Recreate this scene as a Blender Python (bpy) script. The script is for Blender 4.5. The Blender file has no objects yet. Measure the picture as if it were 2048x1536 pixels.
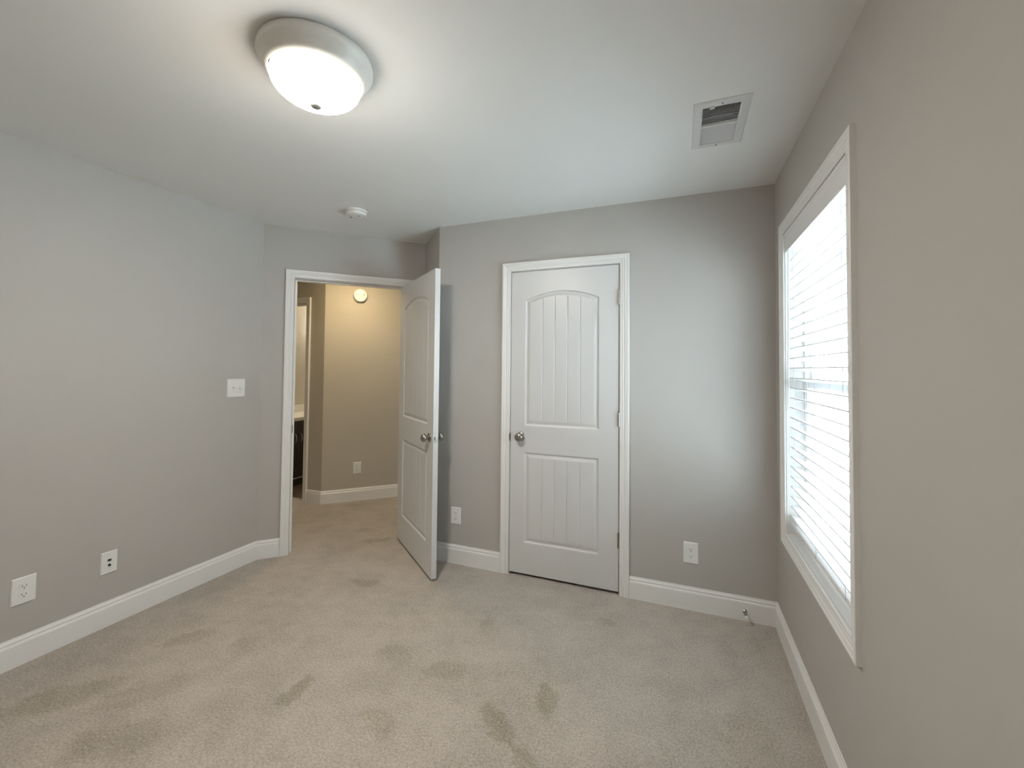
import bpy, bmesh, math
from mathutils import Vector, Matrix

S2 = 2 ** -0.5
scene = bpy.context.scene
COL = scene.collection

# ------------------------------------------------------------------ camera, world, light, exposure
FPX, PCY = 856.63, 714.25
cam_data = bpy.data.cameras.new('camera')
cam_data.sensor_fit = 'HORIZONTAL'
cam_data.sensor_width = 36.0
cam_data.lens = FPX / 2048 * 36.0
cam_data.shift_y = -(768 - PCY) / 2048
cam_data.clip_start = 0.02
cam = bpy.data.objects.new('camera', cam_data)
COL.objects.link(cam)
R_ = Vector((0.93086154, 0.36525123, 0.00939844))
U_ = Vector((0.00136536, -0.02920012, 0.99957265))
F_ = Vector((-0.36536957, 0.93045091, 0.02767997))
m = Matrix((R_, U_, -F_)).transposed().to_4x4()
m.translation = Vector((-0.49465712, -2.74485927, 1.38945351))
cam.matrix_world = m
scene.camera = cam

world = bpy.data.worlds.new('overcast_sky')
scene.world = world
world.use_nodes = True
wn = world.node_tree.nodes
wn.clear()
w_out = wn.new('ShaderNodeOutputWorld')
w_bg = wn.new('ShaderNodeBackground')
w_bg.inputs['Color'].default_value = (0.80, 0.915, 1.0, 1)
w_bg.inputs['Strength'].default_value = 7.0
world.node_tree.links.new(w_bg.outputs[0], w_out.inputs[0])

LAMP_COLOUR = (1.0, 0.935, 0.835)
LAMP_STRENGTH = 158.0
HALL_STRENGTH = 56.0
BATH_STRENGTH = 75.0

# daylight portal: guides the sky's light through the window opening
pd = bpy.data.lights.new('window_portal', 'AREA')
pd.shape = 'RECTANGLE'
pd.size, pd.size_y = 1.5, 0.9
pd.cycles.is_portal = True
po = bpy.data.objects.new('window_portal', pd)
COL.objects.link(po)
po.location = (0.18, -0.68, 1.333)
po.rotation_euler = (0, math.radians(90), 0)

# sun high behind the house: it lights the ground and the neighbouring house, never the window itself
sd = bpy.data.lights.new('sun', 'SUN')
sd.energy = 225.0
sd.color = (0.70, 0.87, 1.0)
sd.angle = math.radians(0.6)
so = bpy.data.objects.new('sun', sd)
COL.objects.link(so)
so.location = (-6, -3, 12)
so.rotation_euler = Vector((0.25, 0.62, -0.74)).to_track_quat('-Z', 'Y').to_euler()

vs = scene.view_settings
vs.view_transform = 'Standard'
vs.look = 'None'
vs.gamma = 1.0
vs.exposure = 0.40
vs.use_curve_mapping = False

# ------------------------------------------------------------------ materials
def mat(name, col, rough=0.5, metal=0.0, spec=0.5, bump=None, vary=0.0, emit=None):
    mt = bpy.data.materials.new(name)
    mt.use_nodes = True
    nt = mt.node_tree
    b = nt.nodes['Principled BSDF']
    b.inputs['Base Color'].default_value = (*col, 1)
    b.inputs['Roughness'].default_value = rough
    b.inputs['Metallic'].default_value = metal
    b.inputs['Specular IOR Level'].default_value = spec
    tc = nt.nodes.new('ShaderNodeTexCoord')
    if vary:
        n = nt.nodes.new('ShaderNodeTexNoise')
        n.inputs['Scale'].default_value = 3.0
        n.inputs['Detail'].default_value = 4.0
        nt.links.new(tc.outputs['Object'], n.inputs['Vector'])
        r = nt.nodes.new('ShaderNodeValToRGB')
        r.color_ramp.elements[0].position = 0.3
        r.color_ramp.elements[1].position = 0.7
        r.color_ramp.elements[0].color = (*[c * (1 - vary) for c in col], 1)
        r.color_ramp.elements[1].color = (*[min(1, c * (1 + vary)) for c in col], 1)
        nt.links.new(n.outputs['Fac'], r.inputs['Fac'])
        nt.links.new(r.outputs['Color'], b.inputs['Base Color'])
    if bump:
        sc_, st_, di_ = bump
        n = nt.nodes.new('ShaderNodeTexNoise')
        n.inputs['Scale'].default_value = sc_
        n.inputs['Detail'].default_value = 3.0
        nt.links.new(tc.outputs['Object'], n.inputs['Vector'])
        bp = nt.nodes.new('ShaderNodeBump')
        bp.inputs['Strength'].default_value = st_
        bp.inputs['Distance'].default_value = di_
        nt.links.new(n.outputs['Fac'], bp.inputs['Height'])
        nt.links.new(bp.outputs['Normal'], b.inputs['Normal'])
    if emit:
        b.inputs['Emission Color'].default_value = (*emit[0], 1)
        b.inputs['Emission Strength'].default_value = emit[1]
    return mt

M = {}
M['wall'] = mat('greige_wall_paint', (0.468, 0.446, 0.420), 0.65, spec=0.3, bump=(160, 0.12, 0.001), vary=0.012)
M['hall_wall'] = mat('hall_wall_paint', (0.50, 0.465, 0.40), 0.65, spec=0.3, bump=(160, 0.12, 0.001), vary=0.012)
M['ceiling'] = mat('ceiling_paint', (0.84, 0.835, 0.82), 0.8, spec=0.2, bump=(220, 0.15, 0.001), vary=0.008)
M['trim'] = mat('white_trim_paint', (0.79, 0.785, 0.77), 0.32, bump=(40, 0.04, 0.001))
M['door'] = mat('white_door_paint', (0.645, 0.64, 0.635), 0.35, bump=(120, 0.05, 0.0006))
M['plastic'] = mat('white_plastic', (0.78, 0.78, 0.76), 0.3, bump=(30, 0.02, 0.0005))
M['plastic_slot'] = mat('dark_socket_slot', (0.12, 0.115, 0.11), 0.5, bump=(50, 0.05, 0.0005))
M['black'] = mat('black_plastic', (0.02, 0.02, 0.022), 0.4, bump=(50, 0.05, 0.0005))
M['nickel'] = mat('satin_nickel', (0.40, 0.375, 0.345), 0.25, metal=1.0, bump=(200, 0.03, 0.0003))
M['dark_nickel'] = mat('aged_nickel', (0.07, 0.065, 0.06), 0.5, metal=0.2, bump=(200, 0.03, 0.0003))
M['steel'] = mat('bright_steel', (0.50, 0.50, 0.49), 0.42, metal=1.0, bump=(200, 0.03, 0.0003))
M['pan'] = mat('pan_enamel', (0.82, 0.785, 0.73), 0.35, bump=(60, 0.03, 0.0005))
def lit_bowl(name, col, strength):
    # emission graded by height: rim dimmed to keep light off the ceiling
    mt = mat(name, (0.9, 0.88, 0.85), 0.4, emit=(col, strength))
    nt = mt.node_tree
    tc = nt.nodes.new('ShaderNodeTexCoord')
    sx = nt.nodes.new('ShaderNodeSeparateXYZ')
    nt.links.new(tc.outputs['Object'], sx.inputs[0])
    mr = nt.nodes.new('ShaderNodeMapRange')
    mr.interpolation_type = 'SMOOTHSTEP'
    mr.inputs['From Min'].default_value = -0.090
    mr.inputs['From Max'].default_value = -0.144
    mr.inputs['To Min'].default_value = strength * 0.085
    mr.inputs['To Max'].default_value = strength
    nt.links.new(sx.outputs['Z'], mr.inputs['Value'])
    nt.links.new(mr.outputs[0], nt.nodes['Principled BSDF'].inputs['Emission Strength'])
    return mt
M['shade'] = lit_bowl('frosted_glass_lit', LAMP_COLOUR, LAMP_STRENGTH)
M['hall_shade'] = lit_bowl('hall_glass_lit', (1.0, 0.77, 0.45), HALL_STRENGTH)
M['bath_shade'] = mat('bath_glass_lit', (0.9, 0.88, 0.85), 0.4, emit=((1.0, 0.89, 0.70), BATH_STRENGTH))
M['slat'] = mat('blind_slat_white', (0.80, 0.80, 0.80), 0.4, bump=(30, 0.03, 0.0004))
M['cord'] = mat('cord_grey', (0.55, 0.55, 0.55), 0.7, bump=(300, 0.1, 0.0003))
M['vinyl'] = mat('window_vinyl', (0.80, 0.80, 0.80), 0.3, bump=(30, 0.02, 0.0004))
M['duct'] = mat('duct_metal', (0.34, 0.335, 0.31), 0.55, metal=0.3, bump=(20, 0.1, 0.001))
M['vent_white'] = mat('register_enamel', (0.70, 0.70, 0.70), 0.4, bump=(40, 0.03, 0.0005))
M['dark_wood'] = mat('espresso_cabinet', (0.035, 0.027, 0.022), 0.35, bump=(25, 0.15, 0.001), vary=0.3)
M['stone'] = mat('cultured_marble', (0.80, 0.77, 0.70), 0.15, vary=0.03)
M['vinyl_floor'] = mat('brown_vinyl_floor', (0.15, 0.105, 0.075), 0.45, bump=(30, 0.1, 0.001), vary=0.25)
M['siding'] = mat('pale_siding', (0.74, 0.75, 0.77), 0.7, bump=(15, 0.2, 0.003), vary=0.05)
M['roof'] = mat('shingle_roof', (0.42, 0.41, 0.40), 0.9, bump=(60, 0.5, 0.01), vary=0.3)
M['dark_glass'] = mat('curtained_window_glass', (0.16, 0.17, 0.18), 0.15)
M['ground'] = mat('ground_concrete', (0.60, 0.61, 0.60), 0.9, bump=(8, 0.4, 0.01), vary=0.1)

def glass_mat():
    mt = bpy.data.materials.new('clear_window_glass')
    mt.use_nodes = True
    nt = mt.node_tree
    nt.nodes.clear()
    o = nt.nodes.new('ShaderNodeOutputMaterial')
    mx = nt.nodes.new('ShaderNodeMixShader')
    tr = nt.nodes.new('ShaderNodeBsdfTransparent')
    tr.inputs['Color'].default_value = (0.95, 0.97, 0.97, 1)
    gl = nt.nodes.new('ShaderNodeBsdfGlossy')
    gl.inputs['Roughness'].default_value = 0.02
    lw = nt.nodes.new('ShaderNodeLayerWeight')
    lw.inputs['Blend'].default_value = 0.5
    pw = nt.nodes.new('ShaderNodeMath'); pw.operation = 'POWER'
    nt.links.new(lw.outputs['Facing'], pw.inputs[0]); pw.inputs[1].default_value = 5.0
    mr = nt.nodes.new('ShaderNodeMapRange')
    mr.inputs['To Min'].default_value = 0.04
    mr.inputs['To Max'].default_value = 1.0
    nt.links.new(pw.outputs[0], mr.inputs['Value'])
    nt.links.new(mr.outputs[0], mx.inputs[0])
    nt.links.new(tr.outputs[0], mx.inputs[1])
    nt.links.new(gl.outputs[0], mx.inputs[2])
    nt.links.new(mx.outputs[0], o.inputs[0])
    return mt
M['glass'] = glass_mat()

def carpet_mat():
    mt = bpy.data.materials.new('beige_cut_pile_carpet')
    mt.use_nodes = True
    nt = mt.node_tree
    N, L = nt.nodes, nt.links
    b = N['Principled BSDF']
    b.inputs['Roughness'].default_value = 0.95
    b.inputs['Specular IOR Level'].default_value = 0.1
    b.inputs['Sheen Weight'].default_value = 0.15
    tc = N.new('ShaderNodeTexCoord')
    def noise(scale, detail, rough=0.5, vec=None):
        n = N.new('ShaderNodeTexNoise')
        n.inputs['Scale'].default_value = scale
        n.inputs['Detail'].default_value = detail
        n.inputs['Roughness'].default_value = rough
        L.new(vec or tc.outputs['Object'], n.inputs['Vector'])
        return n
    def math_(op, a, c=None, clamp=False):
        n = N.new('ShaderNodeMath')
        n.operation = op
        n.use_clamp = clamp
        for i, v in enumerate((a, c)):
            if v is None:
                continue
            if isinstance(v, (int, float)):
                n.inputs[i].default_value = v
            else:
                L.new(v, n.inputs[i])
        return n.outputs[0]
    def rng(v, a, c, lo=0.0, hi=1.0):
        n = N.new('ShaderNodeMapRange')
        n.interpolation_type = 'SMOOTHSTEP'
        n.inputs['From Min'].default_value = a
        n.inputs['From Max'].default_value = c
        n.inputs['To Min'].default_value = lo
        n.inputs['To Max'].default_value = hi
        L.new(v, n.inputs['Value'])
        return n.outputs[0]
    # wobble the coordinates so the trodden marks have ragged edges
    wob = noise(9.0, 4.0, 0.65)
    sub = N.new('ShaderNodeVectorMath'); sub.operation = 'SUBTRACT'
    L.new(wob.outputs['Color'], sub.inputs[0]); sub.inputs[1].default_value = (0.5, 0.5, 0.5)
    scl = N.new('ShaderNodeVectorMath'); scl.operation = 'SCALE'
    L.new(sub.outputs[0], scl.inputs[0]); scl.inputs['Scale'].default_value = 0.13
    wob2 = noise(38.0, 3.0, 0.6)
    sub2 = N.new('ShaderNodeVectorMath'); sub2.operation = 'SUBTRACT'
    L.new(wob2.outputs['Color'], sub2.inputs[0]); sub2.inputs[1].default_value = (0.5, 0.5, 0.5)
    scl2 = N.new('ShaderNodeVectorMath'); scl2.operation = 'SCALE'
    L.new(sub2.outputs[0], scl2.inputs[0]); scl2.inputs['Scale'].default_value = 0.05
    add0 = N.new('ShaderNodeVectorMath'); add0.operation = 'ADD'
    L.new(tc.outputs['Object'], add0.inputs[0]); L.new(scl.outputs[0], add0.inputs[1])
    add = N.new('ShaderNodeVectorMath'); add.operation = 'ADD'
    L.new(add0.outputs[0], add.inputs[0]); L.new(scl2.outputs[0], add.inputs[1])
    marks = [(-2.03, -1.33, .088, .042, 95, 1.0), (-1.17, -1.17, .125, .05, -35, .85), (-1.02, -.97, .11, .042, -70, .85),
             (-1.77, -.98, .10, .06, -40, .45), (-1.60, -1.33, .10, .055, -30, .6), (-1.50, -.97, .10, .075, 20, .55),
             (-2.39, -.477, .10, .055, 15, .7), (-2.83, -1.27, .13, .055, 50, .6), (-2.90, -1.72, .2, .08, 50, .75),
             (-2.62, -1.58, .17, .08, 50, .55), (-2.44, -1.76, .17, .10, 30, .55), (-.866, -.316, .05, .03, 0, .7),
             (-2.79, .10, .13, .05, 40, .7), (-1.0, -1.27, .08, .04, -20, .6), (-2.5, -1.2, .12, .07, 30, .3),
             (-3.0, .25, .10, .05, 10, .45), (-2.9, -.1, .16, .10, 60, .35), (-3.55, .75, .2, .06, 45, .4),
             (-1.45, -.62, .12, .05, -60, .35), (-.25, -.9, .16, .1, 80, .4)]
    tot = None
    for (mx_, my_, hl, hw, ang, st) in marks:
        mp = N.new('ShaderNodeMapping')
        mp.vector_type = 'TEXTURE'
        mp.inputs['Location'].default_value = (mx_, my_, 0)
        mp.inputs['Rotation'].default_value = (0, 0, math.radians(ang))
        mp.inputs['Scale'].default_value = (hl, hw, 1.0)
        L.new(add.outputs[0], mp.inputs['Vector'])
        ln = N.new('ShaderNodeVectorMath'); ln.operation = 'LENGTH'
        L.new(mp.outputs[0], ln.inputs[0])
        v = rng(ln.outputs['Value'], 0.65, 1.25, st, 0.0)
        tot = v if tot is None else math_('MAXIMUM', tot, v)
    big = rng(noise(2.4, 6.0, 0.68).outputs['Fac'], 0.42, 0.62)
    mid = rng(noise(9.0, 5.0, 0.68).outputs['Fac'], 0.40, 0.62)
    fine = noise(115.0, 3.0, 0.75)
    fib = rng(fine.outputs['Fac'], 0.34, 0.66)
    fleck = rng(noise(75.0, 2.0, 0.6).outputs['Fac'], 0.64, 0.74)
    # brightness factor of the pile: tone patches, trodden marks, tuft grain
    f = math_('MULTIPLY', big, -0.10)
    f = math_('ADD', f, math_('MULTIPLY', mid, -0.09))
    f = math_('ADD', f, math_('MULTIPLY', tot, -0.21))
    f = math_('ADD', f, math_('MULTIPLY', fib, 0.42))
    f = math_('ADD', f, math_('MULTIPLY', fleck, -0.28))
    f = math_('ADD', f, 0.90)
    warm = N.new('ShaderNodeMix'); warm.data_type = 'RGBA'
    warm.inputs[6].default_value = (0.420, 0.377, 0.330, 1)
    warm.inputs[7].default_value = (0.405, 0.358, 0.286, 1)
    L.new(tot, warm.inputs[0])
    mul = N.new('ShaderNodeVectorMath'); mul.operation = 'SCALE'
    L.new(warm.outputs[2], mul.inputs[0]); L.new(f, mul.inputs['Scale'])
    L.new(mul.outputs[0], b.inputs['Base Color'])
    bp = N.new('ShaderNodeBump')
    bp.inputs['Strength'].default_value = 0.6
    bp.inputs['Distance'].default_value = 0.008
    h = math_('ADD', math_('MULTIPLY', fine.outputs['Fac'], 1.0), math_('MULTIPLY', mid, 0.25))
    L.new(h, bp.inputs['Height'])
    L.new(bp.outputs['Normal'], b.inputs['Normal'])
    return mt
M['carpet'] = carpet_mat()

# ------------------------------------------------------------------ helpers
def tag(o, label=None, cat=None, group=None, kind=None):
    if label: o['label'] = label
    if cat: o['category'] = cat
    if group: o['group'] = group
    if kind: o['kind'] = kind
    return o

def empty(name, loc=(0, 0, 0), rz=0.0):
    o = bpy.data.objects.new(name, None)
    o.empty_display_size = 0.05
    COL.objects.link(o)
    o.location = loc
    o.rotation_euler = (0, 0, rz)
    return o

def obj(name, bm, material, parent=None, smooth=False, loc=None, rz=None):
    bmesh.ops.remove_doubles(bm, verts=bm.verts, dist=1e-5)
    bmesh.ops.recalc_face_normals(bm, faces=bm.faces)
    me = bpy.data.meshes.new(name)
    if smooth:
        for f in bm.faces:
            f.smooth = True
        for e in bm.edges:
            if len(e.link_faces) == 2 and e.calc_face_angle(0) > math.radians(38):
                e.smooth = False
    bm.to_mesh(me)
    bm.free()
    me.materials.append(material)
    o = bpy.data.objects.new(name, me)
    COL.objects.link(o)
    if parent is not None:
        o.parent = parent
    if loc is not None:
        o.location = loc
    if rz is not None:
        o.rotation_euler = (0, 0, rz)
    return o

def BM():
    return bmesh.new()

def box(bm, lo, hi, M4=None, bevel=0.0):
    vs_ = [Vector((x, y, z)) for x in (lo[0], hi[0]) for y in (lo[1], hi[1]) for z in (lo[2], hi[2])]
    if M4 is not None:
        vs_ = [M4 @ v for v in vs_]
    v = [bm.verts.new(p) for p in vs_]
    fs = [(0, 1, 3, 2), (4, 6, 7, 5), (0, 4, 5, 1), (2, 3, 7, 6), (0, 2, 6, 4), (1, 5, 7, 3)]
    faces = [bm.faces.new([v[i] for i in f]) for f in fs]
    if bevel:
        es = list({e for f in faces for e in f.edges})
        bmesh.ops.bevel(bm, geom=es, offset=bevel, segments=2, affect='EDGES', clamp_overlap=True)
    return faces

def frame_matrix(origin, X, Y, Z):
    mm = Matrix((Vector(X), Vector(Y), Vector(Z))).transposed().to_4x4()
    mm.translation = Vector(origin)
    return mm

def lathe(bm, prof, M4=None, seg=40, cap_start=True, cap_end=True):
    """prof: list of (r, h); axis is local z"""
    rings = []
    for r, h in prof:
        ring = []
        if r < 1e-6:
            p = Vector((0, 0, h))
            ring = [bm.verts.new(M4 @ p if M4 else p)]
        else:
            for k in range(seg):
                a = 2 * math.pi * k / seg
                p = Vector((r * math.cos(a), r * math.sin(a), h))
                ring.append(bm.verts.new(M4 @ p if M4 else p))
        rings.append(ring)
    for a, c in zip(rings, rings[1:]):
        for k in range(seg):
            k2 = (k + 1) % seg
            q = []
            if len(a) == 1 and len(c) == 1:
                continue
            if len(a) == 1:
                q = [a[0], c[k], c[k2]]
            elif len(c) == 1:
                q = [a[k], a[k2], c[0]]
            else:
                q = [a[k], a[k2], c[k2], c[k]]
            bm.faces.new(q)
    if cap_start and len(rings[0]) > 1:
        bm.faces.new(list(reversed(rings[0])))
    if cap_end and len(rings[-1]) > 1:
        bm.faces.new(rings[-1])

def tube(bm, pts, r, seg=8):
    pts = [Vector(p) for p in pts]
    rings = []
    for i, p in enumerate(pts):
        t = (pts[min(i + 1, len(pts) - 1)] - pts[max(i - 1, 0)]).normalized()
        ref = Vector((0, 0, 1)) if abs(t.z) < 0.9 else Vector((1, 0, 0))
        a = t.cross(ref).normalized()
        c = t.cross(a).normalized()
        rings.append([bm.verts.new(p + r * (math.cos(2 * math.pi * k / seg) * a + math.sin(2 * math.pi * k / seg) * c)) for k in range(seg)])
    for a, c in zip(rings, rings[1:]):
        for k in range(seg):
            bm.faces.new([a[k], a[(k + 1) % seg], c[(k + 1) % seg], c[k]])
    bm.faces.new(list(reversed(rings[0])))
    bm.faces.new(rings[-1])

def miters(path, side, closed=False, start=None, end=None):
    """outward mitre vectors of a 2D polyline; side=+1 -> left of travel"""
    n = len(path)
    segn = []
    for i in range(n if closed else n - 1):
        a, c = Vector(path[i]), Vector(path[(i + 1) % n])
        d = (c - a).normalized()
        segn.append(Vector((-d.y, d.x)) * side)
    out = []
    for i in range(n):
        if closed:
            n1, n2 = segn[i - 1], segn[i]
        elif i == 0:
            n1 = n2 = segn[0]
        elif i == n - 1:
            n1 = n2 = segn[-1]
        else:
            n1, n2 = segn[i - 1], segn[i]
        out.append((n1 + n2) / (1 + n1.dot(n2)))
    return out

def sweep(bm, path, mit, prof, to3d, closed=False):
    rings = []
    for P, mv in zip(path, mit):
        rings.append([bm.verts.new(to3d(P[0] + mv[0] * w, P[1] + mv[1] * w, h)) for w, h in prof])
    n = len(rings)
    k = len(prof)
    for i in range(n if closed else n - 1):
        a, c = rings[i], rings[(i + 1) % n]
        for j in range(k):
            bm.faces.new([a[j], a[(j + 1) % k], c[(j + 1) % k], c[j]])
    if not closed:
        bm.faces.new(list(reversed(rings[0])))
        bm.faces.new(rings[-1])

CASING = [(0, 0), (0, .0085), (.003, .0105), (.014, .0105), (.017, .0125), (.021, .0125), (.026, .0115), (.031, .0145),
          (.040, .0165), (.0445, .0165), (.046, .0185), (.0545, .0185), (.0575, .016), (.0575, 0)]
BASE = [(0, 0), (.0145, 0), (.0145, .097), (.0125, .1035), (.0095, .1065), (.0085, .1075), (.0085, .1105), (.0105, .1125),
        (.0105, .116), (.0085, .1205), (.0055, .125), (.0045, .131), (0, .131)]

# local frame of a wall: origin on the room-side face at the floor, u along, n out of the wall into the room
def wall_frame(origin, u, n):
    return frame_matrix((origin[0], origin[1], 0), (u[0], u[1], 0), (n[0], n[1], 0), (0, 0, 1))

def wall(name, F, u0, u1, material, openings=(), thick=0.115, h=2.44, label=''):
    bm = BM()
    us = sorted({u0, u1} | {x for o in openings for x in (o[0], o[1])})
    for a, c in zip(us, us[1:]):
        op = [o for o in openings if o[0] <= a + 1e-6 and o[1] >= c - 1e-6]
        if not op:
            box(bm, (a, -thick, 0), (c, 0, h), F)
        else:
            o = op[0]
            if o[2] > 0:
                box(bm, (a, -thick, 0), (c, 0, o[2]), F)
            box(bm, (a, -thick, o[3]), (c, 0, h), F)
    ob = obj(name, bm, material)
    tag(ob, label, 'wall', kind='structure')
    return ob

# ------------------------------------------------------------------ plan
W = 3.3477
YL = -0.5019          # where the left wall meets the angled entry wall
XC = -2.160           # left end of the closet wall
RET = (-2.5029, 0.3429)
YNEAR = -3.45

F_right = wall_frame((0, 0), (0, -1), (-1, 0))                 # u runs from the far corner towards the camera
F_far = wall_frame((0, 0), (-1, 0), (0, -1))                   # u runs leftwards from the corner
F_left = wall_frame((-W, YL), (0, -1), (1, 0))
F_entry = wall_frame((-W, YL), (S2, S2), (S2, -S2))
F_ret = wall_frame((XC, 0), (-S2, S2), (-S2, -S2))
F_near = wall_frame((0, YNEAR), (-1, 0), (0, 1))
HALL_Y = 0.635
HC = (-4.525 + HALL_Y, HALL_Y)                                 # corner of the two hall walls
F_hallx = wall_frame(HC, (-1, 0), (0, -1))
F_hallb = wall_frame(HC, (S2, S2), (S2, -S2))

WIN = (0.2388, 1.1220, 0.587, 2.081)                           # u0,u1,z0,z1 in F_right
CLO = (0.8500, 1.5800, 0.0, 2.058)
ENT = (0.2130, 1.0320, 0.0, 2.058)
BATH = (0.250, 1.020, 0.0, 2.055)                              # in F_hallx

wall('wall_right', F_right, -0.115, -YNEAR + 0.115, M['wall'], [WIN], label='right greige wall holding the window with white blinds')
wall('wall_far', F_far, 0, -XC, M['wall'], [CLO], label='far greige wall around the closed closet door')
wall('wall_left', F_left, -0.03, -YNEAR + YL + 0.115, M['wall'], label='long greige left wall with light switch and wall plates')
wall('wall_entry', F_entry, 0.0, 1.1947, M['wall'], [ENT], label='angled greige wall around the open entry doorway')
wall('wall_return', F_ret, 0, 0.4849 + 0.115, M['wall'], label='short greige return wall behind the open door')
wall('wall_near', F_near, -0.115, W + 0.115, M['wall'], label='greige wall behind the camera')
wall('wall_hall_bathroom', F_hallx, 0, 2.2, M['hall_wall'], [BATH], label='hall wall around the bathroom doorway')
wall('wall_hall', F_hallb, 0, 3.0, M['hall_wall'], label='angled tan hall wall with round smoke alarm and outlet plate')
F_hl = wall_frame((-6.05, HALL_Y), (0, -1), (1, 0))
wall('wall_hall_left', F_hl, 0, 1.2, M['hall_wall'], label='far left end wall of the hall')
F_hs = wall_frame((-6.05, -0.52), (1, 0), (0, 1))
wall('wall_hall_south', F_hs, 0, 2.62, M['hall_wall'], thick=0.08, label='hall wall backing onto the bedroom')
F_he = wall_frame((HC[0] + 3.0 * S2, HC[1] + 3.0 * S2), (S2, -S2), (-S2, -S2))
wall('wall_hall_end', F_he, 0, 1.1, M['hall_wall'], label='end wall of the hall beyond the open door')
wall('wall_hall_inner', wall_frame((RET[0] - 0.115 * S2 + 0.0, RET[1] + 0.115 * S2), (S2, S2), (-S2, S2)), 0.115, 2.0, M['hall_wall'], label='hall wall opposite the smoke alarm')
# closet interior
wall('wall_closet_back', wall_frame((-0.1, 0.72), (-1, 0), (0, -1)), 0, 1.85, M['wall'], thick=0.06, label='back wall inside the closet')
wall('wall_closet_left', wall_frame((-1.90, 0.115), (0, 1), (1, 0)), 0, 0.605, M['wall'], thick=0.05, label='left wall inside the closet')
wall('wall_closet_right', wall_frame((-0.15, 0.115), (0, 1), (-1, 0)), 0, 0.605, M['wall'], thick=0.05, label='right wall inside the closet')
# bathroom shell
BX = -5.12
wall('wall_bathroom_left', wall_frame((BX, 0.75), (0, 1), (1, 0)), 0, 1.7, M['hall_wall'], label='bathroom wall behind the dark vanity')
wall('wall_bathroom_back', wall_frame((BX, 2.45), (1, 0), (0, -1)), 0, 1.2, M['hall_wall'], label='back wall of the bathroom')
wall('wall_bathroom_right', wall_frame((-3.98, 0.75), (0, 1), (-1, 0)), 0, 1.7, M['hall_wall'], thick=0.02, label='right wall of the bathroom')

bm = BM(); box(bm, (-6.3, -3.7, -0.12), (0.115, 3.2, 0))
tag(obj('floor', bm, M['carpet']), 'beige cut-pile carpet running through bedroom and hall', 'carpet', kind='structure')
bm = BM(); box(bm, (BX, 0.7, 0.0), (-4.0, 2.45, 0.004))
tag(obj('floor_bathroom', bm, M['vinyl_floor']), 'dark brown bathroom floor past the hall doorway', 'floor', kind='structure')

VX0, VX1, VY0, VY1 = -0.4090, -0.2700, -0.9000, -0.5990
bm = BM()
for lo, hi in (((-6.3, -3.7), (VX0, 3.2)), ((VX1, -3.7), (0.115, 3.2)), ((VX0, -3.7), (VX1, VY0)), ((VX0, VY1), (VX1, 3.2))):
    box(bm, (lo[0], lo[1], 2.44), (hi[0], hi[1], 2.56))
tag(obj('ceiling', bm, M['ceiling']), 'smooth white flat ceiling', 'ceiling', kind='structure')

# ------------------------------------------------------------------ baseboards (mitred runs, one object per wall)
def base_run(path, sides_labels):
    mit = miters(path, -1)
    for i, (nm, lab) in enumerate(sides_labels):
        bm = BM()
        sweep(bm, path[i:i + 2], mit[i:i + 2], BASE, lambda a, c, h: Vector((a, c, h)))
        o = obj(nm, bm, M['trim'])
        tag(o, lab, 'baseboard', kind='structure')

def P(F, u, n=0):
    v = F @ Vector((u, n, 0))
    return (v.x, v.y)
CW = 0.0575
# travelling so that the room lies to the right of the path
base_run([P(F_left, -YNEAR + YL), P(F_left, 0), P(F_entry, ENT[0] - .006 - CW)],
         [('baseboard_left', 'white baseboard along the left wall'), ('baseboard_entry', 'short white baseboard left of the entry door frame')])
base_run([P(F_entry, ENT[1] + .006 + CW), RET, (XC, 0), P(F_far, CLO[1] + .005 + CW)],
         [('baseboard_entry_right', 'short white baseboard behind the open door'), ('baseboard_return', 'white baseboard along the short return wall'),
          ('baseboard_far', 'white baseboard between open door and closet door frame')])
base_run([P(F_far, CLO[0] - .005 - CW), (0, 0), (0, YNEAR)],
         [('baseboard_far_right', 'white baseboard right of the closet door with doorstop'), ('baseboard_right', 'white baseboard under the window along the right wall')])
base_run([P(F_hallx, BATH[0] - .005 - CW), HC, P(F_hallb, 3.0)],
         [('baseboard_hall_bathroom', 'short white baseboard beside the bathroom door frame'), ('baseboard_hall', 'white baseboard along the angled hall wall')])

# ------------------------------------------------------------------ door and window frames
def door_trim(name, F, o, label, depth=0.115, stop=True, both=True, gap=.005):
    u0, u1, _, z1 = o
    bm = BM()
    t = 0.0
    # jamb boards: sit inside the opening
    jt = 0.001
    for a, c in ((u0 - .0005, u0 + jt), (u1 - jt, u1 + .0005)):
        box(bm, (a, -depth, 0), (c, 0.0, z1), F)
    box(bm, (u0, -depth, z1 - jt), (u1, 0.0, z1 + .0005), F)
    if stop:
        s0, s1 = -0.075, -0.041
        box(bm, (u0, s0, 0), (u0 + .011, s1, z1), F)
        box(bm, (u1 - .011, s0, 0), (u1, s1, z1), F)
        box(bm, (u0, s0, z1 - .011), (u1, s1, z1), F)
    path = [(u0 - gap, 0), (u0 - gap, z1 + gap), (u1 + gap, z1 + gap), (u1 + gap, 0)]
    sweep(bm, path, miters(path, 1), CASING, lambda a, c, h: F @ Vector((a, h, c)))
    if both:
        sweep(bm, path, miters(path, 1), CASING, lambda a, c, h: F @ Vector((a, -depth - h, c)))
    ob = obj(name, bm, M['trim'])
    tag(ob, label, 'door frame', kind='structure')
    return ob

trim1 = door_trim('trim_1', F_far, CLO, 'white moulded frame around the closed closet door', both=False)
trim2 = door_trim('trim_2', F_entry, ENT, 'white moulded frame around the open entry doorway')
trim3 = door_trim('trim_3', F_hallx, BATH, 'white frame around the bathroom doorway in the hall')

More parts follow.
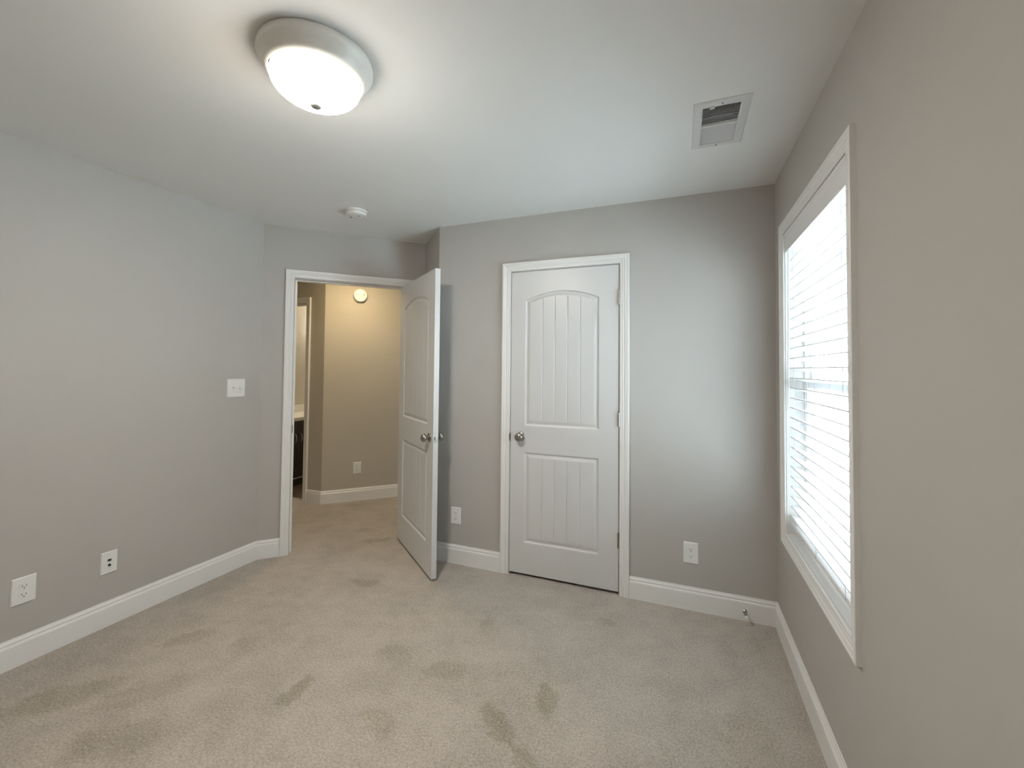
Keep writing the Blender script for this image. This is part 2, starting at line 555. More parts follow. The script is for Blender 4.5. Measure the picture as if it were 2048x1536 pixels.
# strike plate on the entry jamb
bm = BM()
box(bm, (ENT[0] + .001, -.036, .893), (ENT[0] + .0028, -.004, .955), F_entry, bevel=.0006)
box(bm, (ENT[0] + .001, -.004, .905), (ENT[0] + .0028, .004, .943), F_entry)
sp = obj('strike_plate', bm, M['dark_nickel'], trim2); sp['label'] = 'dark nickel strike plate'
bm = BM()
box(bm, (CLO[1] - .0008, -.030, .890), (CLO[1] + .0012, .0005, .958), F_far)
box(bm, (CLO[1] - .0008, .0005, .900), (CLO[1] + .0066, .0042, .948), F_far, bevel=.0012)
sp = obj('strike_plate', bm, M['dark_nickel'], trim1); sp['label'] = 'dark nickel strike plate'

# ------------------------------------------------------------------ moulded two-panel doors
def arch_outline(s0, s1, z0, zs, rise, d, n=20):
    a0, a1 = s0 + d, s1 - d
    pts = [(a0, z0 + d), (a1, z0 + d)]
    if rise <= 0:
        return pts + [(a1, zs - d), (a0, zs - d)]
    half = (s1 - s0) / 2
    R = (half * half + rise * rise) / (2 * rise)
    cz = zs + rise - R
    cs = (s0 + s1) / 2
    r = R - d
    hw = half - d
    th = math.asin(hw / r)
    for k in range(n + 1):
        a = th - 2 * th * k / n
        pts.append((cs + r * math.sin(a), cz + r * math.cos(a)))
    return pts

def arch_top(s, s0, s1, zs, rise, d):
    if rise <= 0:
        return zs - d
    half = (s1 - s0) / 2
    R = (half * half + rise * rise) / (2 * rise)
    return zs + rise - R + math.sqrt((R - d) ** 2 - (s - (s0 + s1) / 2) ** 2)

RINGS = [(0, 0), (.003, .0015), (.007, .0065), (.011, .0085), (.016, .0085), (.028, .0045), (.034, .0030), (.038, .0028)]

def panel_face(bm, L, H, panels, f, ngroove=4, gdep=.0038):
    """f(s,z,d) maps door coordinates (d = depth below the face) to 3D"""
    outer = [(0, 0), (L, 0), (L, H), (0, H)]
    loops = []
    def mk(pts, d):
        return [bm.verts.new(f(p[0], p[1], d)) for p in pts]
    edges = []
    vo = mk(outer, 0)
    for i in range(4):
        edges.append(bm.edges.new((vo[i], vo[(i + 1) % 4])))
    for (s0, s1, z0, zs, rise) in panels:
        prev = None
        for (d, dep) in RINGS:
            ring = mk(arch_outline(s0, s1, z0, zs, rise, d), dep)
            n = len(ring)
            if prev is None:
                for i in range(n):
                    edges.append(bm.edges.new((ring[i], ring[(i + 1) % n])))
            else:
                for i in range(n):
                    bm.faces.new([prev[i], prev[(i + 1) % n], ring[(i + 1) % n], ring[i]])
            prev = ring
        dl, dep = RINGS[-1]
        a0, a1 = s0 + dl, s1 - dl
        gs = [a0 + (a1 - a0) * (k + 1) / (ngroove + 1) for k in range(ngroove)]
        cols = [(a0, dep)]
        for g in gs:
            cols += [(g - .004, dep), (g, dep + gdep), (g + .004, dep)]
        cols.append((a1, dep))
        full = []
        for (x0, d0), (x1, d1) in zip(cols, cols[1:]):
            n = 6 if x1 - x0 > .01 else 1
            for k in range(n):
                full.append((x0 + (x1 - x0) * k / n, d0 + (d1 - d0) * k / n))
        full.append(cols[-1])
        lo = [bm.verts.new(f(x, z0 + dl, d)) for x, d in full]
        hi = [bm.verts.new(f(x, arch_top(x, s0, s1, zs, rise, dl), d)) for x, d in full]
        for i in range(len(full) - 1):
            bm.faces.new([lo[i], lo[i + 1], hi[i + 1], hi[i]])
    bmesh.ops.triangle_fill(bm, use_beauty=True, use_dissolve=False, edges=edges)
    return vo

def door_leaf(name, L, H, T, panels, gdep=.0038):
    bm = BM()
    a = panel_face(bm, L, H, panels, lambda s, z, d: Vector((s, -d, z)), gdep=gdep)
    c = panel_face(bm, L, H, panels, lambda s, z, d: Vector((s, -T + d, z)), gdep=gdep)
    for i in range(4):
        j = (i + 1) % 4
        bm.faces.new([a[i], a[j], c[j], c[i]])
    return obj(name, bm, M['door'])

def knob_parts(leaf, s, z, T):
    for sgn, off in ((1, 0.0), (-1, -T)):
        Mk = frame_matrix((s, off, z), (1, 0, 0), (0, 0, -sgn), (0, sgn, 0))
        bm = BM()
        lathe(bm, [(0, 0), (.0315, 0), (.0315, .003), (.029, .0065), (.023, .009), (.0135, .0105), (.013, .022), (.0145, .0255),
                   (.0225, .0290), (.0272, .0345), (.0286, .0415), (.0268, .0495), (.0205, .0555), (.011, .0585), (0, .059)], Mk, cap_start=False, cap_end=False)
        kn = obj('knob', bm, M['nickel'], leaf, smooth=True)
        kn['label'] = 'satin nickel round knob'

def hinge_parts(leaf, zs, T, side_y):
    for z in zs:
        bm = BM()
        r = .0065
        for k in range(5):
            z0 = z - .0445 + k * .0178
            lathe(bm, [(0, z0), (r, z0), (r, z0 + .0172), (0, z0 + .0172)], frame_matrix((-.002, side_y, 0), (1, 0, 0), (0, 1, 0), (0, 0, 1)), seg=14, cap_start=False, cap_end=False)
        lathe(bm, [(0, z + .0445), (.0045, z + .0445), (.0055, z + .048), (.003, z + .051), (0, z + .0515)], frame_matrix((-.002, side_y, 0), (1, 0, 0), (0, 1, 0), (0, 0, 1)), seg=14, cap_start=False, cap_end=False)
        box(bm, (-.0022, side_y - .028, z - .0445), (.0002, side_y, z + .0445))
        hn = obj('hinge', bm, M['nickel'], leaf, smooth=True)
        hn['label'] = 'satin nickel hinge'

# closet door: hinge on the right; leaf-local s runs from the hinge (right) to the latch (left)
CL = CLO[1] - CLO[0] - .0065
CZ = .019
d1 = door_leaf('door_1', CL, 2.054 - CZ, .035, [(.122, CL - .100, .988, 1.838, .058), (.122, CL - .100, .205, .809, 0)])
tag(d1, 'closed white two-panel closet door with arched grooved top panel', 'door', kind='structure')
d1.matrix_world = frame_matrix((-CLO[0] - .0035, -.001, CZ), (-1, 0, 0), (0, -1, 0), (0, 0, 1))
knob_parts(d1, CL - .074, .932 - CZ, .035)
hinge_parts(d1, (1.842 - CZ, 1.081 - CZ, .334 - CZ), .035, .006)
bm = BM(); box(bm, (CL - .0005, -.030, .887 - CZ), (CL + .0012, -.002, .957 - CZ))
lp = obj('latch_plate', bm, M['nickel'], d1)

# entry door: swung open 97 degrees into the room
ang = math.radians(-38.2)
ex, ey = math.cos(ang), math.sin(ang)
EL = .8120
d2 = door_leaf('door_2', EL, 2.052 - CZ, .035, [(.115, EL - .115, .988, 1.838, .058), (.115, EL - .115, .205, .809, 0)], gdep=.0012)
tag(d2, 'open white two-panel bedroom door with nickel knobs', 'door', kind='structure')
hx, hy = -2.6385, .1925
# local +y is the outward normal of the visible (south-west) face
d2.matrix_world = frame_matrix((hx, hy, CZ), (ex, ey, 0), (-ey, ex, 0), (0, 0, 1)) @ Matrix.Translation((0, .035, 0))
knob_parts(d2, EL - .066, .928 - CZ, .035)
hinge_parts(d2, (1.842 - CZ, 1.081 - CZ, .334 - CZ), .035, .006)
bm = BM()
box(bm, (EL - .0002, -.030, .900 - CZ), (EL + .0014, -.005, .956 - CZ), bevel=.0004)
lp = obj('latch_plate', bm, M['steel'], d2); lp['label'] = 'bright steel latch plate'
bm = BM()
box(bm, (EL + .001, -.0245, .918 - CZ), (EL + .011, -.0105, .938 - CZ), bevel=.002)
obj('latch_bolt', bm, M['nickel'], lp)
for zz in (.907, .949):
    bm = BM()
    lathe(bm, [(0, 0), (.003, 0), (.0026, .0008), (0, .001)], frame_matrix((EL + .0014, -.0175, zz - CZ), (0, 1, 0), (0, 0, 1), (1, 0, 0)), seg=12)
    obj('screw', bm, M['nickel'], lp)

# ------------------------------------------------------------------ window
Fw = F_right
u0, u1, z0, z1 = WIN
bm = BM()
# jamb liner, sill and head, then the moulded picture-frame casing
box(bm, (u0 - .0005, -.115, z0), (u0 + .001, 0, z1), Fw)
box(bm, (u1 - .001, -.115, z0), (u1 + .0005, 0, z1), Fw)
box(bm, (u0, -.115, z1 - .001), (u1, 0, z1 + .0005), Fw)
box(bm, (u0, -.115, z0 - .0005), (u1, 0, z0 + .001), Fw)
path = [(u0 - .002, z0 - .002), (u0 - .002, z1 + .002), (u1 + .002, z1 + .002), (u1 + .002, z0 - .002)]
sweep(bm, path, miters(path, 1, closed=True), CASING, lambda a, c, h: Fw @ Vector((a, h, c)), closed=True)
tag(obj('trim_4', bm, M['trim']), 'white moulded picture-frame casing around the window', 'window frame', kind='structure')

def ring_frame(bm, a0, a1, b0, b1, w, n0, n1, F, wb=None, wt=None):
    wb = wb or w; wt = wt or w
    box(bm, (a0, n0, b0), (a0 + w, n1, b1), F)
    box(bm, (a1 - w, n0, b0), (a1, n1, b1), F)
    box(bm, (a0 + w, n0, b0), (a1 - w, n1, b0 + wb), F)
    box(bm, (a0 + w, n0, b1 - wt), (a1 - w, n1, b1), F)

bm = BM()
ring_frame(bm, u0 + .001, u1 - .001, z0 + .001, z1 - .001, .028, -.118, -.075, Fw)
win = obj('window_1', bm, M['vinyl'])
tag(win, 'white double-hung window behind the open blinds', 'window', kind='structure')
zm = 1.325
for (b0, b1, n0, n1) in ((zm - .02, z1 - .03, -.112, -.096), (z0 + .03, zm + .022, -.094, -.078)):
    bm = BM()
    ring_frame(bm, u0 + .03, u1 - .03, b0, b1, .036, n0, n1, Fw)
    sash = obj('sash', bm, M['vinyl'], win)
    bm = BM()
    box(bm, (u0 + .062, (n0 + n1) / 2 - .002, b0 + .032), (u1 - .062, (n0 + n1) / 2 + .002, b1 - .032), Fw)
    pane = obj('pane', bm, M['glass'], sash); pane['label'] = 'clear glass pane'
for uu in (u0 + .20, u1 - .20):
    bm = BM()
    box(bm, (uu - .028, -.090, zm + .022), (uu + .028, -.079, zm + .030), Fw, bevel=.002)
    lathe(bm, [(0, 0), (.011, 0), (.011, .010), (.006, .013), (0, .013)], frame_matrix(Fw @ Vector((uu, -.085, zm + .028)), (1, 0, 0), (0, 1, 0), (0, 0, 1)), seg=16)
    box(bm, (uu, -.089, zm + .034), (uu + .034, -.081, zm + .041), Fw, bevel=.002)
    obj('sash_lock', bm, M['vinyl'], win, smooth=True)

# ------------------------------------------------------------------ blinds
bl = empty('window_blind', (0.035, -(u0 + u1) / 2, z0))
tag(bl, 'white horizontal slat blind hanging open inside the window frame', 'blind')
def blobj(name, bm, mtl, parent=bl, smooth=False):
    o = obj(name, bm, mtl, parent, smooth)
    o.matrix_parent_inverse = Matrix.Translation(-bl.location) if parent is bl else Matrix.Identity(4)
    return o
SX0, SX1 = .012, .062
b0_, b1_ = u0 + .012, u1 - .012
bm = BM(); box(bm, (u0 + .004, -.058, 2.034), (u1 - .004, -.012, 2.076), Fw, bevel=.003)
blobj('headrail', bm, M['slat'])
bm = BM()
vp = [(1.988, 0), (1.988, .007), (1.994, .009), (2.000, .008), (2.050, .008), (2.056, .010), (2.062, .010), (2.066, .0125), (2.0797, .0125), (2.0797, 0)]
ra = [bm.verts.new(Fw @ Vector((u0 + .010, -.006 + n, z))) for z, n in vp]
rb = [bm.verts.new(Fw @ Vector((u1 - .012, -.006 + n, z))) for z, n in vp]
for i in range(len(vp)):
    j = (i + 1) % len(vp)
    bm.faces.new([ra[i], ra[j], rb[j], rb[i]])
bm.faces.new(list(reversed(ra))); bm.faces.new(rb)
blobj('valance', bm, M['slat'])
PITCH = .0485
ZB = .640
bm = BM()
tilt = math.radians(-16)
nsl = int((2.026 - ZB) / PITCH)
ZS = []
for k in range(nsl):
    zc = ZB + .030 + PITCH * k
    ZS.append(zc)
    prof = []
    for q in range(7):
        t_ = -1 + 2 * q / 6
        prof.append((t_ * .025, .0028 * (1 - t_ * t_)))
    top = [(x, zz + .0042) for x, zz in prof]
    poly = prof + list(reversed(top))
    def sl(x, zz, u):
        xx = x * math.cos(tilt) - zz * math.sin(tilt)
        z_ = x * math.sin(tilt) + zz * math.cos(tilt)
        return Fw @ Vector((u, -(.037 + xx), zc + z_))
    A_ = [bm.verts.new(sl(x, zz, b0_)) for x, zz in poly]
    B_ = [bm.verts.new(sl(x, zz, b1_)) for x, zz in poly]
    for i in range(len(poly)):
        j = (i + 1) % len(poly)
        bm.faces.new([A_[i], A_[j], B_[j], B_[i]])
    bm.faces.new(list(reversed(A_))); bm.faces.new(B_)
blobj('slats', bm, M['slat'], smooth=True)
bm = BM(); box(bm, (b0_, -.062, ZB - .012), (b1_, -.012, ZB + .006), Fw, bevel=.003)
br = blobj('bottom_rail', bm, M['slat'])
for uu in (b0_ + .10, (b0_ + b1_) / 2, b1_ - .10):
    bm = BM()
    for nn in (-.0105, -.0635):
        tube(bm, [Fw @ Vector((uu, nn, ZB)), Fw @ Vector((uu, nn, 2.036))], .0009, 6)
    for zc in ZS:
        tube(bm, [Fw @ Vector((uu, -.0105, zc - .0045)), Fw @ Vector((uu, -.0635, zc - .001))], .0006, 4)
    blobj('ladder_cord', bm, M['cord'])
bm = BM()
tube(bm, [Fw @ Vector((b0_ + .035, -.006, 1.985)), Fw @ Vector((b0_ + .030, -.004, 1.6)), Fw @ Vector((b0_ + .022, -.002, 1.20))], .0038, 8)
blobj('tilt_wand', bm, M['plastic'], smooth=True)

# ------------------------------------------------------------------ ceiling lamps
def ceiling_lamp(loc, shade_mat, label):
    t = empty('ceiling_light', loc)
    tag(t, label, 'ceiling light')
    bm = BM()
    lathe(bm, [(0, 0), (.176, 0), (.1815, -.004), (.1830, -.012), (.1825, -.022), (.1790, -.030), (.1735, -.0345), (.1690, -.043), (.1640, -.053),
               (.1580, -.0625), (.1520, -.0690), (.1485, -.0710), (.1462, -.0690), (.1455, -.055)], seg=72, cap_start=False, cap_end=False)
    obj('pan', bm, M['pan'], t, smooth=True)
    bm = BM()
    pr = [(.1400, -.058), (.1425, -.070)]
    for k in range(0, 15):
        a = math.radians(90 * k / 14)
        pr.append((.1440 * math.cos(a), -.077 - .074 * math.sin(a)))
    lathe(bm, pr, seg=72, cap_start=False, cap_end=False)
    g = obj('glass_shade', bm, shade_mat, t, smooth=True); g['label'] = 'glowing frosted glass bowl'
    bm = BM()
    lathe(bm, [(0, -.146), (.016, -.1490), (.0185, -.154), (.0185, -.160), (.015, -.165), (.006, -.169), (0, -.1695)], seg=24, cap_start=False, cap_end=False)
    f = obj('finial', bm, M['steel'], t, smooth=True); f['label'] = 'small pale finial'
    return t
ceiling_lamp((-1.650, -1.654, 2.44), M['shade'], 'lit flush-mount ceiling light with glass bowl in the bedroom')
ceiling_lamp((-3.33, 0.46, 2.44), M['hall_shade'], 'lit flush-mount ceiling light out in the hall past the open door')

# ------------------------------------------------------------------ smoke alarms
def smoke_alarm(M4, label):
    t = empty('smoke_alarm')
    t.matrix_world = M4
    tag(t, label, 'smoke alarm')
    bm = BM(); lathe(bm, [(0, 0), (.070, 0), (.071, .004), (.071, .010), (.069, .012), (0, .012)], seg=56, cap_start=False, cap_end=False)
    obj('mounting_base', bm, M['plastic'], t, smooth=True)
    bm = BM()
    lathe(bm, [(.060, .011), (.060, .016), (.0675, .0165), (.0680, .030), (.0655, .035), (.058, .0385), (.054, .0385), (.052, .0370), (.047, .0370), (.045, .0395),
               (.020, .041), (0, .041)], seg=56, cap_start=False, cap_end=False)
    obj('cover', bm, M['plastic'], t, smooth=True)
    bm = BM()
    for k in range(24):
        a = 2 * math.pi * k / 24
        Mr = Matrix.Rotation(a, 4, 'Z')
        box(bm, (.0600, -.0022, .0122), (.0655, .0022, .0162), Mr)
    v = obj('vent_ring', bm, M['plastic'], t)
    bm = BM(); lathe(bm, [(0, .0395), (.011, .0395), (.011, .0420), (.009, .0432), (0, .0435)], frame_matrix((.012, -.018, 0), (1, 0, 0), (0, 1, 0), (0, 0, 1)), seg=24, cap_start=False, cap_end=False)
    obj('test_button', bm, M['plastic'], t, smooth=True)
    for (x, y) in ((.034, .008), (-.034, .008)):
        bm = BM()
        for q in range(3):
            box(bm, (x - .006, y - .007 + q * .006, .0385), (x + .006, y - .004 + q * .006, .0408))
        obj('sounder_slot', bm, M['plastic_slot'], t)
    return t
smoke_alarm(frame_matrix((-2.520, -.478, 2.44), (1, 0, 0), (0, -1, 0), (0, 0, -1)), 'round white smoke alarm on the bedroom ceiling near the door')
pw = Vector((-3.652, 0, 0))
Bp = F_hallb @ Vector((0.339, 0.0, 2.150))
smoke_alarm(frame_matrix(Bp, (S2, S2, 0), (0, 0, 1), (S2, -S2, 0)), 'round white smoke alarm high on the hall wall seen through the doorway')

# ------------------------------------------------------------------ wall plates
def plate_root(name, F, u, z, label, cat, group=None):
    t = empty(name)
    c = F @ Vector((u, 0, z))
    # local x along the wall (viewer's right), local y up, local z out of the wall
    n = (F.to_3x3() @ Vector((0, 1, 0))).normalized()
    up = Vector((0, 0, 1))
    t.matrix_world = frame_matrix(c, up.cross(n), up, n)
    tag(t, label, cat, group)
    return t

def cover(t, w, h, d=.0058):
    bm = BM()
    r1 = [(-w / 2, -h / 2), (w / 2, -h / 2), (w / 2, h / 2), (-w / 2, h / 2)]
    ins = [(0, 0), (0, .002), (.0035, d), (.006, d + .0004)]
    prev = None
    for i, dd in ins:
        ring = [bm.verts.new((x - math.copysign(i, x), y - math.copysign(i, y), dd)) for x, y in r1]
        if prev:
            for k in range(4):
                bm.faces.new([prev[k], prev[(k + 1) % 4], ring[(k + 1) % 4], ring[k]])
        prev = ring
    bm.faces.new(prev)
    return obj('cover_plate', bm, M['plastic'], t)

def screw(t, x, y, d=.006):
    bm = BM(); lathe(bm, [(0, d), (.0032, d), (.003, d + .0008), (0, d + .0012)], frame_matrix((x, y, 0), (1, 0, 0), (0, 1, 0), (0, 0, 1)), seg=14)
    obj('screw', bm, M['vent_white'], t, smooth=True)

def outlet(F, u, z, w, h, label, blank=False):
    t = plate_root('wall_outlet', F, u, z, label, 'outlet')
    cover(t, w, h)
    screw(t, 0, 0)
    for s in (1, -1):
        bm = BM()
        pts = []
        for k in range(32):
            a = 2 * math.pi * k / 32
            x, y = .0172 * math.cos(a), .0172 * math.sin(a)
            pts.append((x, max(-.0135, min(.0135, y)) + s * .0195))
        lo = [bm.verts.new((x, y, .005)) for x, y in pts]
        hi = [bm.verts.new((x, y, .0078)) for x, y in pts]
        for k in range(32):
            bm.faces.new([lo[k], lo[(k + 1) % 32], hi[(k + 1) % 32], hi[k]])
        bm.faces.new(hi)
        rc = obj('receptacle', bm, M['plastic'], t)
        bm = BM()
        cy = s * .0195
        box(bm, (-.0078, cy - .0015, .0076), (-.0054, cy + .0075, .0081))
        box(bm, (.0054, cy - .0015, .0076), (.0078, cy + .0065, .0081))
        lathe(bm, [(0, .0076), (.0028, .0076), (.0028, .0081), (0, .0081)], frame_matrix((0, cy - .0078, 0), (1, 0, 0), (0, 1, 0), (0, 0, 1)), seg=12)
        sl_ = obj('socket_slots', bm, M['plastic_slot'], rc); sl_['label'] = 'dark plug slots'
    return t
outlet(F_left, 1.687 + YL, .338, .084, .124, 'white outlet low on the left wall, nearest the camera')
outlet(F_far, 1.993, .335, .080, .120, 'white outlet between the open door and the closet door frame')
outlet(F_far, .438, .326, .082, .122, 'white outlet right of the closet door, above the doorstop')
outlet(F_hallb, .339, .340, .080, .119, 'white outlet low on the hall wall seen through the doorway')

t = plate_root('data_jack_plate', F_left, 1.366 + YL, .334, 'white wall plate with black phone and cable jacks on left wall', 'wall plate')
cover(t, .073, .116)
for y in (.041, -.041):
    screw(t, 0, y)
bm = BM()
ring_frame(bm, -.0105, .0105, .004, .021, .0025, 0, .0015, frame_matrix((0, 0, .0062), (1, 0, 0), (0, 0, 1), (0, 1, 0)))
jf = obj('phone_jack', bm, M['plastic'], t)
bm = BM(); box(bm, (-.0085, .006, .006), (.0085, .019, .0068))
jb = obj('jack_opening', bm, M['black'], jf); jb['label'] = 'black jack opening'
bm = BM()
lathe(bm, [(0, .006), (.0062, .006), (.0062, .009), (.0042, .009), (.0042, .016), (.0028, .016), (0, .012)], frame_matrix((0, -.013, 0), (1, 0, 0), (0, 1, 0), (0, 0, 1)), seg=20, cap_start=False, cap_end=False)
cj = obj('cable_jack', bm, M['black'], t, smooth=True); cj['label'] = 'dark threaded cable jack'

t = plate_root('light_switch', F_left, .684 + YL, 1.241, 'white double toggle light switch plate left of the entry doorway', 'light switch')
cover(t, .127, .125)
for x, up_ in ((-.023, 1), (.023, -1)):
    bm = BM()
    ring_frame(bm, x - .0065, x + .0065, -.0135, .0135, .0015, 0, .001, frame_matrix((0, 0, .006), (1, 0, 0), (0, 0, 1), (0, 1, 0)))
    q = obj('toggle_surround', bm, M['plastic'], t)
    bm = BM()
    Mt = frame_matrix((x, 0, .005), (1, 0, 0), (0, 1, 0), (0, 0, 1)) @ Matrix.Rotation(math.radians(-28 * up_), 4, 'X')
    box(bm, (-.0046, -.0042, 0), (.0046, .0042, .016), Mt, bevel=.0012)
    obj('toggle', bm, M['plastic'], t)
    for y in (.030, -.030):
        screw(t, x, y)

# ------------------------------------------------------------------ doorstop
t = empty('doorstop', (-.1615, -.0145, .053))
tag(t, 'small spring doorstop with white tip on far baseboard near the corner', 'doorstop')
Md = frame_matrix((0, 0, 0), (1, 0, 0), (0, 0, 1), (0, -1, 0))
bm = BM(); lathe(bm, [(0, 0), (.0115, 0), (.0115, .003), (.008, .007), (.005, .009), (0, .009)], Md, seg=24, cap_start=False, cap_end=False)
ob_ = obj('base', bm, M['nickel'], t, smooth=True)
bm = BM()
pts = []
for k in range(14 * 12 + 1):
    a = 2 * math.pi * k / 12
    pts.append(Md @ Vector((.0058 * math.cos(a), .0058 * math.sin(a) , .007 + .054 * k / (14 * 12))))
tube(bm, pts, .0017, 6)
obj('spring', bm, M['nickel'], t, smooth=True)
bm = BM(); lathe(bm, [(0, .058), (.0085, .058), (.0095, .062), (.0095, .071), (.007, .0755), (0, .076)], Md, seg=24, cap_start=False, cap_end=False)
tp = obj('tip', bm, M['plastic'], t, smooth=True); tp['label'] = 'white rubber tip'

# ------------------------------------------------------------------ ceiling register
t = empty('ceiling_vent', ((VX0 + VX1) / 2, (VY0 + VY1) / 2, 2.44))
tag(t, 'white rectangular air register on the ceiling near the window', 'air vent')
def vobj(name, bm, mtl, smooth=False):
    o = obj(name, bm, mtl, t, smooth)
    o.matrix_parent_inverse = Matrix.Translation(-t.location)
    return o
bm = BM()
ox0, ox1, oy0, oy1 = -.4435, -.2350, -.9400, -.5720
lo_ = [(ox0, oy0), (ox1, oy0), (ox1, oy1), (ox0, oy1)]
cx_, cy_ = (ox0 + ox1) / 2, (oy0 + oy1) / 2
def rect(x0, x1, y0, y1, z):
    return [bm.verts.new((x, y, z)) for x, y in ((x0, y0), (x1, y0), (x1, y1), (x0, y1))]
rr = [rect(ox0, ox1, oy0, oy1, 2.44), rect(ox0, ox1, oy0, oy1, 2.437), rect(ox0 + .006, ox1 - .006, oy0 + .006, oy1 - .006, 2.4335),
      rect(VX0 - .004, VX1 + .004, VY0 - .004, VY1 + .004, 2.4335), rect(VX0 + .001, VX1 - .001, VY0 + .001, VY1 - .001, 2.437), rect(VX0 + .001, VX1 - .001, VY0 + .001, VY1 - .001, 2.455)]
for a, c in zip(rr, rr[1:]):
    for k in range(4):
        bm.faces.new([a[k], a[(k + 1) % 4], c[(k + 1) % 4], c[k]])
box(bm, (VX0 + .001, -.763, 2.436), (VX1 - .001, -.749, 2.450))
vobj('frame', bm, M['vent_white'])
bm = BM()
for (y0_, y1_, sgn) in ((VY0 + .004, -.764, 1), (-.748, VY1 - .004, -1)):
    n = 11
    for k in range(n):
        yc = y0_ + (y1_ - y0_) * (k + .5) / n
        Ms = Matrix.Translation((0, yc, 2.4435)) @ Matrix.Rotation(math.radians(38 * sgn), 4, 'X')
        box(bm, (VX0 + .002, -.0085, -.0005), (VX1 - .002, .0085, .0005), Ms)
vobj('louvers', bm, M['vent_white'])
bm = BM()
box(bm, (VX0 - .002, VY0 - .002, 2.64), (VX1 + .002, VY1 + .002, 2.645))
for a, c in (((VX0 - .004, VY0 - .004), (VX0 - .0005, VY1 + .004)), ((VX1 + .0005, VY0 - .004), (VX1 + .004, VY1 + .004)),
             ((VX0 - .004, VY0 - .004), (VX1 + .004, VY0 - .0005)), ((VX0 - .004, VY1 + .0005), (VX1 + .004, VY1 + .004))):
    box(bm, (a[0], a[1], 2.561), (c[0], c[1], 2.645))
du = vobj('duct_box', bm, M['duct']); du['label'] = 'dark duct behind the louvers'
for (x, y) in ((-.339, -.921), (-.339, -.586)):
    bm = BM(); lathe(bm, [(0, 0), (.0042, 0), (.0036, .0016), (0, .002)], frame_matrix((x, y, 2.4335), (1, 0, 0), (0, -1, 0), (0, 0, -1)), seg=14, cap_start=False, cap_end=False)
    vobj('screw', bm, M['nickel'], True)
bm = BM()
box(bm, (-.384, -.910, 2.426), (-.366, -.902, 2.436), bevel=.001)
vobj('damper_lever', bm, M['vent_white'])

# ------------------------------------------------------------------ bathroom vanity
VF = -4.605           # front of the doors
t = empty('vanity_cabinet', ((VF + BX) / 2, 1.38, .004))
tag(t, 'dark brown bathroom vanity cabinet seen through the hall doorway', 'vanity cabinet')
def bobj(name, bm, mtl, par=t, smooth=False, root=t):
    o = obj(name, bm, mtl, par, smooth)
    if par is root:
        o.matrix_parent_inverse = Matrix.Translation(-root.location)
    return o
Y0, Y1 = .765, 1.995
bm = BM(); box(bm, (BX + .002, Y0, .105), (VF - .020, Y1, .768))
box(bm, (VF - .020, Y0, .105), (VF - .0185, Y1, .768))
bobj('body', bm, M['dark_wood'])
bm = BM(); box(bm, (BX + .002, Y0, .004), (VF - .075, Y1, .105))
bobj('toe_kick', bm, M['dark_wood'])
bm = BM(); box(bm, (VF - .0185, Y0, .105), (VF - .004, Y1, .113))  # reflection on the cabinet's bottom edge, built as a pale strip
tr_ = bobj('bottom_edge_glint', bm, M['stone']); tr_['label'] = 'pale strip standing in for the reflection along the bottom edge'
for (ya, yb, hy_) in ((Y0 + .004, .973, .938), (.977, 1.285, 1.014), (1.289, 1.590, 1.552), (1.594, Y1 - .004, 1.632)):
    bm = BM()
    Fd = frame_matrix((VF - .0185, 0, 0), (0, 1, 0), (1, 0, 0), (0, 0, 1))
    ring_frame(bm, ya, yb, .118, .755, .055, 0, .0185, Fd)
    box(bm, (ya + .055, 0, .173), (yb - .055, .010, .700), Fd)
    dr = bobj('cabinet_door', bm, M['dark_wood'])
    bm = BM()
    pts = []
    for k in range(13):
        a = math.pi * k / 12
        pts.append(Vector((VF + .002 + .028 * math.sin(a), hy_, .565 + .055 * math.cos(a))))
    tube(bm, pts, .005, 8)
    hd = obj('pull_handle', bm, M['steel'], dr, True)
    hd.matrix_parent_inverse = Matrix.Identity(4)
    hd['label'] = 'bright curved pull handle'
t2 = empty('countertop', ((VF + BX) / 2, 1.38, .77))
tag(t2, 'cream vanity countertop with low backsplash in the bathroom', 'countertop')
bm = BM(); box(bm, (BX + .001, Y0 - .004, .769), (VF + .022, Y1 + .012, .808), bevel=.006)
bobj('counter_slab', bm, M['stone'], t2, True, t2)
bm = BM(); box(bm, (BX + .001, Y0 - .004, .808), (BX + .02, Y1 + .012, .905), bevel=.003)
bobj('backsplash', bm, M['stone'], t2, True, t2)

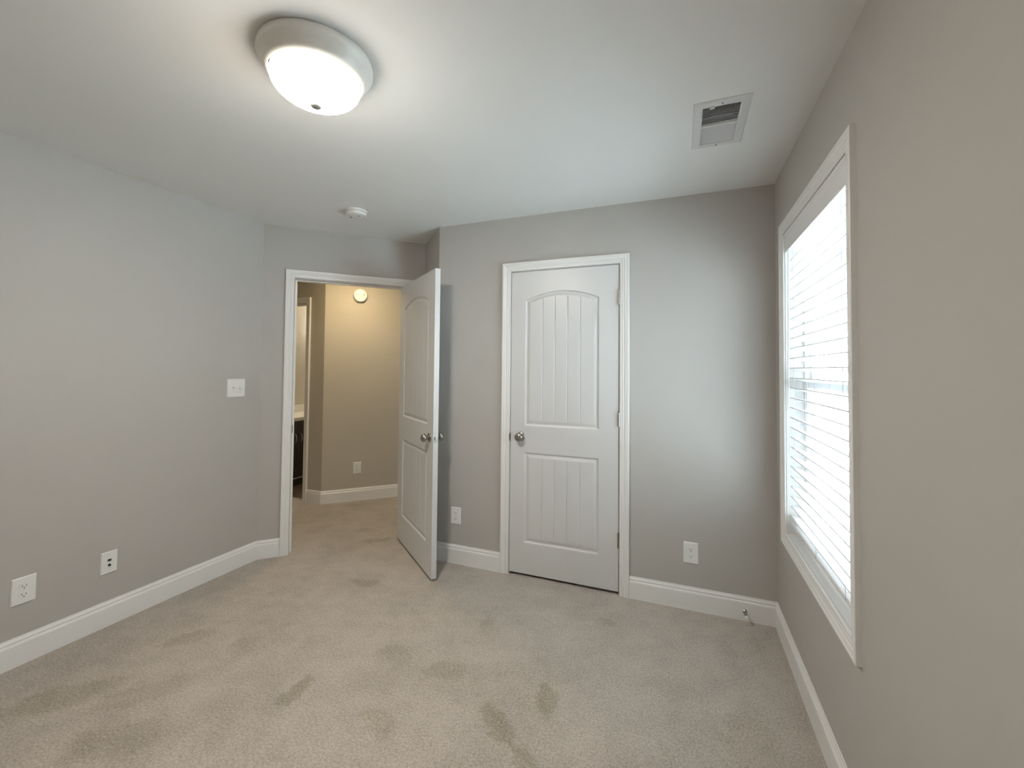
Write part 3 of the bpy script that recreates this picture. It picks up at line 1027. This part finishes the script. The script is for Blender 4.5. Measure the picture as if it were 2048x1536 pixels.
t3 = empty('added_vanity_light', (BX, 2.02, 2.0))  # fixture out of view, added as the bathroom's light source
tag(t3, 'unseen two-globe wall light added to light the bathroom', 'wall light')
bm = BM(); box(bm, (BX, 1.77, 1.96), (BX + .025, 2.27, 2.06), bevel=.004)
bobj('back_plate', bm, M['nickel'], t3, False, t3)
for yy in (1.87, 2.17):
    bm = BM()
    prg = [(0, -.06)]
    for k in range(1, 12):
        a = math.pi * k / 12
        prg.append((.06 * math.sin(a), -.06 * math.cos(a)))
    prg.append((0, .06))
    lathe(bm, prg, frame_matrix((BX + .09, yy, 2.0), (1, 0, 0), (0, 1, 0), (0, 0, 1)), seg=24)
    g = bobj('globe_shade', bm, M['bath_shade'], t3, True, t3); g['label'] = 'glowing glass globe'
    bm = BM(); tube(bm, [(BX + .02, yy, 2.0), (BX + .035, yy, 2.0)], .02, 14)
    bobj('arm', bm, M['nickel'], t3, True, t3)

# ------------------------------------------------------------------ outside the window (upper storey: the ground lies below)
GZ = -3.2
bm = BM(); box(bm, (0.3, -9, GZ - .2), (45, 60, GZ))
tag(obj('ground', bm, M['ground']), 'pale open ground outside the window', 'ground', kind='structure')
t = empty('neighbor_house', (7.2, 20.0, GZ))
tag(t, 'pale sided house seen between the blind slats', 'house')
def nobj(name, bm, mtl, par=None):
    o = obj(name, bm, mtl, par or t)
    o.matrix_parent_inverse = Matrix.Translation(-t.location) if par is None else Matrix.Identity(4)
    return o
bm = BM(); box(bm, (2.2, 16.0, GZ), (12.2, 24.0, 2.6))
nobj('house_wall', bm, M['siding'])
bm = BM()
v = [bm.verts.new(p) for p in ((1.8, 15.6, 2.6), (12.6, 15.6, 2.6), (12.6, 24.4, 2.6), (1.8, 24.4, 2.6), (4.6, 20, 4.6), (9.8, 20, 4.6))]
for f in ((0, 1, 5, 4), (2, 3, 4, 5), (3, 0, 4), (1, 2, 5), (3, 2, 1, 0)):
    bm.faces.new([v[i] for i in f])
nobj('roof', bm, M['roof'])
for x0 in (3.72, 6.3, 8.9):
    for zz in (-2.3, .35):
        Fh = frame_matrix((0, 15.99, 0), (1, 0, 0), (0, -1, 0), (0, 0, 1))
        bm = BM(); ring_frame(bm, x0, x0 + .5, zz, zz + 1.5, .05, 0, .03, Fh)
        box(bm, (x0 + .05, .0, zz + .72), (x0 + .45, .03, zz + .78), Fh)
        hw = nobj('house_window', bm, M['vinyl'])
        bm = BM(); box(bm, (x0 + .05, 0, zz + .05), (x0 + .45, .012, zz + 1.45), Fh)
        nobj('window_glass', bm, M['dark_glass'], hw)
